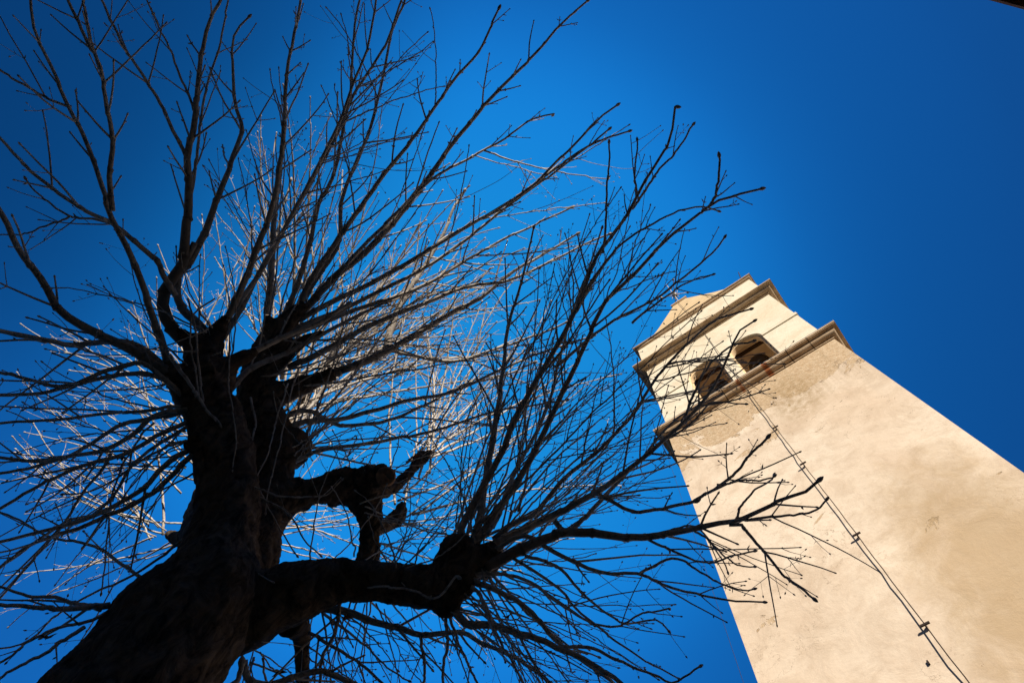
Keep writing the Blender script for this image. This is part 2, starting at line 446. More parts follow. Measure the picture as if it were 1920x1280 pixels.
# pyramid spire
m = MB()
lv = [(2.44, 25.56), (2.36, 25.66), (2.27, 25.95), (1.456, 29.8), (0.95, 32.35), (0.443, 34.9), (0.40, 35.15)]
vs = []
for s_, z in lv: vs += [(2.5-s_, 2.5-s_, z+ZO), (2.5+s_, 2.5-s_, z+ZO), (2.5+s_, 2.5+s_, z+ZO), (2.5-s_, 2.5+s_, z+ZO)]
fs = [(i*4+k, i*4+(k+1) % 4, (i+1)*4+(k+1) % 4, (i+1)*4+k) for i in range(len(lv)-1) for k in range(4)] + [tuple((len(lv)-1)*4+k for k in range(4))]
m.add(vs, fs); m.build('spire', M_SPIRE, tower)
m = MB()
m.box((2.5-0.43, 2.5-0.43, 35.10+ZO), (2.5+0.43, 2.5+0.43, 35.20+ZO))
m.box((2.5-0.47, 2.5-0.47, 35.20+ZO), (2.5+0.47, 2.5+0.47, 35.34+ZO))
m.box((2.5-0.40, 2.5-0.40, 35.34+ZO), (2.5+0.40, 2.5+0.40, 35.44+ZO))
m.build('spire_cap', M_CORN2, tower)
# compass cross on the spire
vane = MB(); vane.tube([(2.5, 2.5, 35.3+ZO), (2.53, 2.49, 38.2+ZO), (2.53, 2.49, 41.5+ZO)], [0.035, 0.03, 0.02], 8)
vo = vane.build('finial_rod', M_STEEL, tower, True)
hub = Vector((2.56, 2.46, 38.2+ZO))
ends = [(0.68, 0.30), (0.41, -0.82), (-0.72, -0.30), (-0.41, 0.82)]
def ball(mb, c, r):
    mb.lathe([(0.001, -r), (r*0.6, -r*0.8), (r, 0), (r*0.6, r*0.8), (0.001, r)], c, 10)
for dx, dy in ends:
    m = MB(); m.tube([hub, hub+Vector((dx*0.5, dy*0.5, 0.05)), hub+Vector((dx, dy, 0))], 0.022, 6)
    ball(m, hub+Vector((dx, dy, 0)), 0.075)
    m.build('compass_arm', M_STEEL, vo, True)
m = MB(); ball(m, hub, 0.16)
for k in range(8):
    a = k*math.pi/4+0.3
    m.tube([hub+Vector((math.cos(a)*0.1, math.sin(a)*0.1, -0.3)), hub+Vector((math.cos(a)*0.30, math.sin(a)*0.30, 0.0)), hub+Vector((math.cos(a)*0.12, math.sin(a)*0.12, 0.35))], 0.014, 5)
m.build('scrollwork', M_STEEL, vo, True)
# lightning conductor following the front from spire to ground
cx = 2.46
path = [(35.1, 2.5-0.43), (34.9, 2.0), (29.8, 1.0), (25.95, 0.19), (25.62, -0.05), (25.60, -0.155), (25.45, -0.16), (25.3, -0.05), (23.35, -0.05), (23.22, -0.335), (23.05, -0.335), (22.8, 0.02), (21.6, 0.022), (20.2, -0.012), (19.9, -0.012), (19.2, 0.018), (17.75, 0.02), (17.54, -0.32), (17.4, -0.33), (17.05, -0.10), (16.85, -0.062)]
jr = random.Random(3)
z = 16.8; zs_ = [16.85, 14.58, 12.735, 10.136, 7.947, 5.8, 3.6, 1.4]
for za, zb in zip(zs_[:-1], zs_[1:]):
    nseg = 7
    for k in range(1, nseg+1):
        f = k/nseg; path.append((za+(zb-za)*f, -0.062 + (0.014*math.sin(math.pi*f)*jr.uniform(-0.5, 0.9) if k < nseg else 0)))
path.append((-1.6, -0.06))
pts = [(cx + (jr.uniform(-0.006, 0.006) if z_ > 7 else 0), y_, z_+ZO) for z_, y_ in path]
m = MB(); m.tube(pts, 0.008, 6); cab = m.build('lightning_cable', M_CABLE, tower, True)
for zb in zs_:
    m = MB()
    m.box((cx-0.068, -0.076, zb+ZO-0.014), (cx+0.068, -0.052, zb+ZO+0.016))
    m.box((cx-0.012, -0.052, zb+ZO-0.012), (cx+0.012, 0.03, zb+ZO+0.012))
    m.build('cable_bracket', M_CABLE, cab)
# thin wire hanging down beside the left corner, from the cornice
m = MB(); m.tube([(-0.21, 0.02, 17.3+ZO), (-0.215, 0.02, 9+ZO), (-0.22, 0.02, 0.1)], 0.0035, 5); m.build('hanging_wire', M_CABLE, tower)
m = MB(); m.tube([(W-0.25, -0.05, 25.5+ZO), (W-0.1, -0.16, 26.3+ZO)], 0.018, 6); m.build('lightning_rod', M_CABLE, tower)
# small iron anchor on the lower wall
WA, WZ = 2.207, 7.453
m = MB(); m.box((WA-0.012, -0.02, WZ-0.03+ZO), (WA+0.012, 0.02, WZ+0.03+ZO)); m.build('wall_anchor', M_CABLE, tower)

# bells
def bell(x, label):
    b = thing('church_bell', label, 'bell', (-2.058+x, 8.041+0.98, 19.42+ZO), 0, 'bells in the belfry')
    prof = [(0.50, 0.0), (0.54, 0.0), (0.53, 0.05), (0.46, 0.22), (0.40, 0.45), (0.37, 0.75), (0.35, 0.95), (0.30, 1.07), (0.20, 1.14), (0.06, 1.16), (0.0, 1.16)]
    m = MB(); m.lathe(prof + [], (0, 0, 0), 32)
    m.lathe([(0.50, 0.0), (0.43, 0.2), (0.36, 0.6), (0.32, 0.95), (0.0, 1.05)], (0, 0, 0), 32)
    m.build('bell_body', M_BRONZE, b, True)
    m = MB(); m.tube([(0, 0, 1.05), (0.02, 0, 0.5), (0.03, 0, 0.05)], 0.03, 8); ball(m, Vector((0.03, 0, 0.02)), 0.10); m.build('clapper', M_CABLE, b, True)
    m = MB(); m.box((-0.14, -0.10, 1.13), (0.14, 0.10, 1.40)); m.build('headstock', M_WOOD, b)
bell(3.30, 'dark bronze bell hanging in the right-hand belfry arch of the tower')
bell(1.83, 'dark bronze bell hanging in the left-hand belfry arch behind the twigs')

# ---------------------------------------------------------------- house whose eave shades the tree
T_E = 6.35
E0 = EYE + T_E*np.array([0.484, 0.155, 0.861])
ez = float(E0[2])
ang = math.atan2(0.773, 0.634)                  # local x runs along the eave, local -y points into the house
house = thing('house', 'house with a dark timber eave just showing at the top right edge', 'house', (float(E0[0]), float(E0[1]), 0), ang)
LA, LB, DP = -10.0, 7.0, 8.0
wb = 0.55
pitch = math.tan(math.radians(17))
hw = MB()
top = ez - 0.12
hw.add([(LA+.4, -wb, 0), (LB-.4, -wb, 0), (LB-.4, -wb, top), (LA+.4, -wb, top), (LA+.4, -DP, 0), (LB-.4, -DP, 0), (LB-.4, -DP, top), (LA+.4, -DP, top),
        (LA+.4, -(wb+DP)/2, top+pitch*(DP-wb)/2), (LB-.4, -(wb+DP)/2, top+pitch*(DP-wb)/2)],
       [(0, 1, 2, 3), (5, 4, 7, 6), (1, 5, 6, 9, 2), (4, 0, 3, 8, 7)])
hw.build('wall', M_HOUSE, house)
rf = MB()
mid = -(wb+DP)/2
def slope(y_a, z_a, y_b, z_b, th, nm):
    rf.add([(LA, y_a, z_a), (LB, y_a, z_a), (LB, y_b, z_b), (LA, y_b, z_b), (LA, y_a, z_a+th), (LB, y_a, z_a+th), (LB, y_b, z_b+th), (LA, y_b, z_b+th)],
           [(3, 2, 1, 0), (4, 5, 6, 7), (0, 1, 5, 4), (1, 2, 6, 5), (2, 3, 7, 6), (3, 0, 4, 7)])
zr = ez + pitch*(-mid)
slope(0.0, ez, mid, zr, 0.05, ''); slope(mid, zr, -DP-wb, ez, 0.05, '')
rfo = rf.build('roof', M_EAVE, house)
tl = MB()
x = LA
k = 0
while x < LB - 0.05:
    off = 0.03*math.sin(k*2.3)
    pts = [(x+0.1, 0.06+off, ez+0.08), (x+0.1, mid, zr+0.09)]
    ys = [0.05+off, mid]
    n = 5
    vs = []
    for (yy, zz) in ((-0.06+off, ez+0.055), (mid, zr+0.055)):
        for a_ in range(n+1):
            t_ = math.pi*a_/n
            vs.append((x+0.1-0.1*math.cos(t_), yy, zz+0.06*math.sin(t_)))
    fs = [(a_, a_+1, n+1+a_+1, n+1+a_) for a_ in range(n)] + [tuple(range(n, -1, -1))]
    tl.add(vs, fs)
    x += 0.205; k += 1
tl.build('tile_covering', M_TILE, rfo)
x = LA+0.3
rt = MB()
while x < LB-0.2:
    rt.box((x, -wb-0.05, ez-0.09), (x+0.09, -0.04, ez-0.004)); x += 0.62
rt.build('rafter_tails', M_EAVE, house)
for x in (-7.5, -4.5, -1.5, 1.5, 4.5):
    for z0 in (1.0, 4.0):
        m = MB(); m.box((x, -wb+0.001, z0), (x+1.0, -wb+0.05, z0+1.5)); wo = m.build('window', M_PAINT, house)
        m = MB(); m.box((x+0.08, -wb+0.03, z0+0.08), (x+0.47, -wb+0.056, z0+1.42)); m.box((x+0.53, -wb+0.03, z0+0.08), (x+0.92, -wb+0.056, z0+1.42)); m.build('pane', M_GLASS, wo)

# ---------------------------------------------------------------- tree
def ray(px, py):
    v = np.array([px-960, 640-py, F]); w = R.T @ v
    return w/np.linalg.norm(w)
def P(px, py, t):                    # a point of the tree at distance t from the eye height point
    return EYE + ray(px, py)*t
def RP(px, py, t, rpx):              # metres for a half width seen there
    c = F/math.sqrt((px-960)**2+(640-py)**2+F*F)
    return rpx*t*c/F
BASE = P(150, 1400, 2.75); BASE[2] = 0
tree = thing('pollarded_tree', 'bare pollarded tree with dark trunk and fan of long leafless shoots', 'tree', tuple(BASE))
OFF = BASE.copy()

def catmull(pts, per):
    P_ = np.asarray(pts, float)
    P_ = np.vstack([2*P_[0]-P_[1], P_, 2*P_[-1]-P_[-2]])
    o = []
    for i in range(1, len(P_)-2):
        p0, p1, p2, p3 = P_[i-1:i+3]
        for k in range(per):
            t = k/per
            o.append(0.5*((2*p1)+(-p0+p2)*t+(2*p0-5*p1+4*p2-p3)*t*t+(-p0+3*p1-3*p2+p3)*t**3))
    o.append(P_[-2])
    return np.array(o)

def limb_tube(mb, nodes, sides=14, per=5, rough=0.05, seed=1):
    """nodes: (px, py, t, half width px)"""
    q = [list(P(a, b, t)-OFF)+[RP(a, b, t, r)] for a, b, t, r in nodes]
    c = catmull(q, per)
    rr = random.Random(seed)
    c[:, 3] *= np.array([1+rr.uniform(-rough, rough) for _ in c])
    mb.tube(c[:, :3], c[:, 3], sides)
    return c

def remeshed(mb, name, mat, parent, voxel, disp):
    o = mb.build(name, mat, parent)
    md = o.modifiers.new('r', 'REMESH'); md.mode = 'VOXEL'; md.voxel_size = voxel
    sm = o.modifiers.new('s', 'SMOOTH'); sm.factor = 0.5; sm.iterations = 4
    tx = bpy.data.textures.new('lumps', 'CLOUDS'); tx.noise_scale = 0.09
    dm = o.modifiers.new('d', 'DISPLACE'); dm.texture = tx; dm.strength = disp; dm.mid_level = 0.5
    tx2 = bpy.data.textures.new('ridges', 'CLOUDS'); tx2.noise_scale = 0.022
    d2 = o.modifiers.new('e', 'DISPLACE'); d2.texture = tx2; d2.strength = disp*0.5; d2.mid_level = 0.5
    dg = bpy.context.evaluated_depsgraph_get()
    me = bpy.data.meshes.new_from_object(o.evaluated_get(dg))
    o.modifiers.clear(); old = o.data; o.data = me; bpy.data.meshes.remove(old)
    me.name = name
    me.polygons.foreach_set('use_smooth', [True]*len(me.polygons))
    return o

tk = MB()
b0 = [0, 0, 0]
# stem A: bole, front stem and its pollard head
boleq = [(256, 1290, 2.78, 134), (322, 1195, 2.90, 126), (386, 1110, 3.02, 98), (410, 1030, 3.18, 66), (428, 940, 3.36, 57), (420, 860, 3.52, 54), (402, 785, 3.68, 50), (380, 722, 3.80, 42), (383, 668, 3.90, 33), (389, 632, 3.98, 22)]
q = [[0, 0, -0.2, 0.46], [0.02, 0.0, 0.5, 0.36], [0.0, 0.0, 1.6, 0.31]] + [list(P(a, b, t)-OFF)+[RP(a, b, t, r)] for a, b, t, r in boleq]
c = catmull(q, 6); tk.tube(c[:, :3], c[:, 3], 18)
# stem B
limb_tube(tk, [(400, 1150, 3.10, 84), (450, 1075, 3.30, 64), (484, 985, 3.55, 48), (502, 900, 3.78, 46), (500, 830, 3.92, 50), (484, 768, 4.05, 42), (480, 720, 4.12, 34), (498, 668, 4.22, 31), (514, 628, 4.30, 22)], 16)
# burrs
limb_tube(tk, [(395, 840, 3.5, 40), (358, 815, 3.5, 24)], 10)
limb_tube(tk, [(480, 830, 3.9, 50), (548, 842, 4.0, 42), (566, 850, 4.05, 20)], 10)
limb_tube(tk, [(400, 700, 3.8, 40), (345, 712, 3.78, 26), (318, 690, 3.78, 16)], 10)
limb_tube(tk, [(400, 760, 3.7, 40), (338, 752, 3.7, 22)], 10)
# swollen collars where the big shoots leave the heads
for nodes in ([(386, 660, 3.9, 26), (352, 636, 3.95, 17), (328, 616, 3.97, 11)], [(392, 650, 3.93, 24), (408, 622, 3.97, 17), (428, 592, 3.99, 9)],
              [(360, 735, 3.8, 34), (325, 707, 3.77, 19), (296, 692, 3.76, 12)], [(350, 740, 3.78, 28), (322, 706, 3.79, 16), (313, 672, 3.8, 9)],
              [(512, 640, 4.28, 24), (538, 606, 4.28, 19), (575, 568, 4.3, 12)], [(506, 660, 4.24, 22), (503, 625, 4.27, 13), (502, 590, 4.3, 8)],
              [(490, 745, 4.08, 34), (548, 729, 4.12, 20), (626, 699, 4.2, 12)], [(500, 680, 4.2, 28), (535, 620, 4.22, 15), (556, 584, 4.24, 9)],
              [(405, 720, 3.8, 34), (436, 684, 3.86, 17), (482, 656, 3.92, 10)], [(505, 680, 4.2, 26), (560, 645, 4.26, 13), (610, 622, 4.28, 8)]):
    limb_tube(tk, nodes, 10)
remeshed(tk, 'trunk', M_BARK, tree, 0.017, 0.035)

lc = MB()
limb_tube(lc, [(380, 1170, 3.02, 75), (450, 1150, 3.05, 72), (545, 1112, 3.08, 58), (620, 1092, 3.10, 44), (665, 1088, 3.12, 39), (740, 1094, 3.16, 38), (800, 1100, 3.2, 40), (845, 1090, 3.24, 44), (872, 1060, 3.28, 30)], 14)
limb_tube(lc, [(845, 1100, 3.24, 36), (848, 1070, 3.26, 40), (858, 1030, 3.28, 34), (862, 1004, 3.29, 24)], 12)
limb_tube(lc, [(840, 1100, 3.22, 34), (836, 1140, 3.2, 26), (836, 1160, 3.2, 12)], 12)
limb_tube(lc, [(850, 1060, 3.28, 30), (905, 1050, 3.34, 34), (930, 1030, 3.38, 22)], 12)
remeshed(lc, 'limb', M_BARK, tree, 0.014, 0.028)

ld = MB()
limb_tube(ld, [(490, 960, 3.62, 50), (545, 932, 3.68, 34), (600, 918, 3.70, 25), (650, 903, 3.72, 27), (686, 913, 3.74, 26), (697, 950, 3.77, 22), (694, 995, 3.8, 20), (690, 1045, 3.83, 20), (684, 1090, 3.86, 20)], 14)
limb_tube(ld, [(655, 905, 3.73, 30), (664, 878, 3.74, 20)], 10)
limb_tube(ld, [(690, 900, 3.73, 26), (690, 874, 3.74, 15)], 10)
limb_tube(ld, [(620, 918, 3.72, 26), (660, 930, 3.74, 21), (686, 966, 3.77, 19), (692, 1010, 3.8, 18)], 10)
ldo = None
limb_tube(ld, [(680, 902, 3.72, 26), (712, 895, 3.64, 22), (722, 893, 3.60, 21)], 14)
ldo = remeshed(ld, 'limb', M_BARK, tree, 0.009, 0.042)
# pruning scar facing down towards the viewer
c0 = P(724, 893, 3.575)-OFF; r0 = RP(724, 893, 3.6, 18)
axis = (P(724, 893, 3.4)-P(700, 898, 3.7)); axis /= np.linalg.norm(axis)
m = MB(); m.tube([c0-axis*0.03, c0, c0+axis*0.012, c0+axis*0.004], [r0*1.05, r0*1.05, r0*0.8, r0*0.55], 16)
m.build('cut_end', M_SCAR, ldo, True)
# limbs that run back behind the trunk
le = MB()
limb_tube(le, [(690, 930, 3.76, 16), (735, 915, 3.95, 11), (768, 885, 4.1, 10), (785, 862, 4.2, 11), (792, 850, 4.25, 8)], 10)
limb_tube(le, [(692, 985, 3.80, 16), (722, 985, 3.95, 13), (742, 972, 4.08, 12), (752, 955, 4.15, 8)], 10)
remeshed(le, 'limb', M_BARK, tree, 0.008, 0.026)
for k_, nodes in enumerate(([(730, 985, 4.0, 10), (742, 973, 4.06, 15), (750, 957, 4.12, 12), (756, 944, 4.15, 6)], [(774, 878, 4.15, 9), (783, 866, 4.2, 12), (794, 857, 4.22, 11), (808, 844, 4.24, 6)])):
    lk = MB(); limb_tube(lk, nodes, 10); remeshed(lk, 'burr', M_BARK, tree, 0.009, 0.045)
lf = MB()
limb_tube(lf, [(540, 1165, 3.15, 30), (562, 1178, 3.3, 20), (567, 1230, 3.42, 15), (570, 1310, 3.55, 12)], 10)
remeshed(lf, 'limb', M_BARK, tree, 0.012, 0.016)
lg = MB()
limb_tube(lg, [(400, 1050, 3.2, 60), (380, 1000, 4.0, 40), (400, 930, 4.7, 36), (450, 850, 5.3, 32), (500, 760, 5.7, 26)], 10)
limb_tube(lg, [(450, 850, 5.3, 26), (540, 790, 5.6, 13), (572, 742, 5.8, 6)], 10)
limb_tube(lg, [(380, 1000, 4.0, 34), (340, 1010, 4.5, 16), (318, 1002, 4.9, 9)], 10)
remeshed(lg, 'limb', M_BARK, tree, 0.016, 0.02)

# ---- shoots
def bud(c, r, mb, sides):
    pass
def twig_path(p0, d0, length, n, up, rr, wob=0.10):
    """a gently curving twig: bends towards `up`"""
    pts = [p0]; d = d0/np.linalg.norm(d0)
    st = length/n
    for i in range(n):
        d = d + up*(0.55/n) + np.array([rr.gauss(0, wob/n**0.5) for _ in range(3)])*0.6
        d /= np.linalg.norm(d)
        pts.append(pts[-1]+d*st)
    return np.array(pts), d
UPV = np.array([0, 0, 1.0])
def add_tip(pts, rad, r, d, scale=1.0):
    """terminal bud: a swelling with a point"""
    bl = max(0.013, min(r*5.0, 0.035))*scale; br = max(0.0038, min(r*1.6, r+0.0035))*scale
    e_ = pts[-1]
    for f, k in ((0.10, 0.75), (0.38, 1.0), (0.72, 0.75), (1.0, 0.12)):
        pts.append(e_+d*bl*f); rad.append(br*k)
def add_twig(mb, p0, d0, length, r, rr, level=0, up=None, sides=5):
    up = UPV*0.45 if up is None else up
    n = max(3, int(length/0.05)); n = min(n, 8)
    pts, d = twig_path(p0, d0, length, n, up, rr, 0.16)
    rad = [r*(1-0.42*i/n) for i in range(n+1)]
    pl = list(pts); re = rad[-1]
    rl = list(rad)
    add_tip(pl, rl, re, d)
    mb.tube(pl, rl, sides)
    # opposite side buds or short spurs
    if level < 2:
        spots = [0.98] if length < 0.12 else ([0.97, 0.55] if length < 0.3 else [0.97, 0.7, 0.42])
        for f in spots:
            if rr.random() < 0.42: continue
            i = min(n, max(1, int(f*n))); t = pts[i]-pts[i-1]; t /= np.linalg.norm(t)
            s = np.cross(t, [rr.gauss(0, 1) for _ in range(3)]); s /= (np.linalg.norm(s)+1e-9)
            for sg in (1, -1):
                u = rr.random()
                if u < 0.33: continue
                dd = t*0.6+s*sg*0.8
                if u < 0.62 or length < 0.1:
                    ln = rr.uniform(0.012, 0.03); pp = [pts[i], pts[i]+dd*ln*0.5, pts[i]+dd*ln]; rr_ = [re*0.8, re*1.5, re*0.2]
                    mb.tube(pp, rr_, 4)
                else:
                    add_twig(mb, pts[i], dd, length*rr.uniform(0.18, 0.45), re*0.75, rr, level+1, up*0.5, 4)
def shoot(mb, pts, rad, rr, density=1.0, start=0.35, sides=7, twiglen=1.0, tip=True):
    """pts: dense 3D path in tree space, rad: radii; adds nodes, side twigs in crossed pairs and the terminal bud"""
    pts = np.asarray(pts); rad = np.asarray(rad, float).copy()
    seg_ = np.linalg.norm(np.diff(pts, axis=0), axis=1); s = np.concatenate([[0], np.cumsum(seg_)]); L = s[-1]
    sp = rr.uniform(0.13, 0.22); nn = int(L/sp)
    node_s = [(k+0.5)*sp for k in range(nn)]
    # resample with rings at the nodes so each carries a slight swelling and kink
    ts = sorted(set([0.0, L]+[x for n_ in node_s for x in (n_-0.016, n_, n_+0.016)]+[L*k/24 for k in range(25)]))
    ts = [x for x in ts if 0 <= x <= L]
    Q = np.stack([np.interp(ts, s, pts[:, k]) for k in range(3)], 1)
    rq = np.interp(ts, s, rad)
    ns = set(node_s)
    for i, x in enumerate(ts):
        if x in ns: rq[i] *= 1.22
    kink = np.cumsum([[rr.gauss(0, 0.0020) for _ in range(3)] for _ in ts], axis=0)
    kink -= np.linspace(0, 1, len(ts))[:, None]*kink[-1]
    Q = Q+kink
    pl = list(Q); rl = list(rq)
    d = Q[-1]-Q[-2]; d /= np.linalg.norm(d)
    if tip and rq[-1] < 0.013: add_tip(pl, rl, rq[-1], d, 1.15)
    mb.tube(pl, rl, sides)
    phi = rr.uniform(0, math.pi)
    for x in node_s:
        f = x/L
        phi += math.pi/2+rr.gauss(0, 0.25)
        if f < start: continue
        i = int(np.searchsorted(ts, x)); i = min(max(i, 1), len(Q)-2)
        t = Q[i+1]-Q[i-1]; t /= np.linalg.norm(t)
        a_ = np.cross(t, UPV); a_ /= np.linalg.norm(a_)+1e-9; b_ = np.cross(t, a_)
        s_ = a_*math.cos(phi)+b_*math.sin(phi)
        r = rq[i]/1.22
        for sg in (1, -1):
            u = rr.random()
            if u > 0.80*density:
                if rr.random() < 0.3:
                    dd = t*0.7+s_*sg*0.7; ln = r+rr.uniform(0.008, 0.02)
                    mb.tube([Q[i], Q[i]+dd*ln*0.7, Q[i]+dd*ln*1.2], [r*0.5, min(r*0.6, 0.004)+0.0012, 0.0006], 4)
                continue
            g_ = rr.uniform(0.55, 1.0)
            dd = t*math.cos(g_)+s_*sg*math.sin(g_)
            base = 0.34*(1-f)+0.07
            ln = twiglen*base*(0.35+rr.expovariate(1.3))
            ln = min(ln, 0.75*twiglen*(1.05-f)+0.07)
            add_twig(mb, Q[i], dd, ln, min(r*0.62, 0.0065)*(0.7+0.3*min(1, ln/0.2)), rr, 0 if ln > 0.07 else 1, t*0.5+UPV*0.12)

def traced(mb, pix, r0, r1, t0, t1, rr, **kw):
    """pix: the shoot's course in the photograph; t0..t1: its distance from the viewer"""
    pp = np.array(pix, float)
    l_ = np.concatenate([[0], np.cumsum(np.linalg.norm(np.diff(pp, axis=0), axis=1))]); l_ /= l_[-1]
    q = []
    for (a, b), f in zip(pp, l_):
        t = t0+(t1-t0)*(f**0.85)
        q.append(list(P(a, b, t)-OFF)+[RP(a, b, t, (r1+(r0-r1)*(1-f)**1.25)*0.82)])
    c = catmull(q, 6)
    shoot(mb, c[:, :3], c[:, 3], rr, **kw)

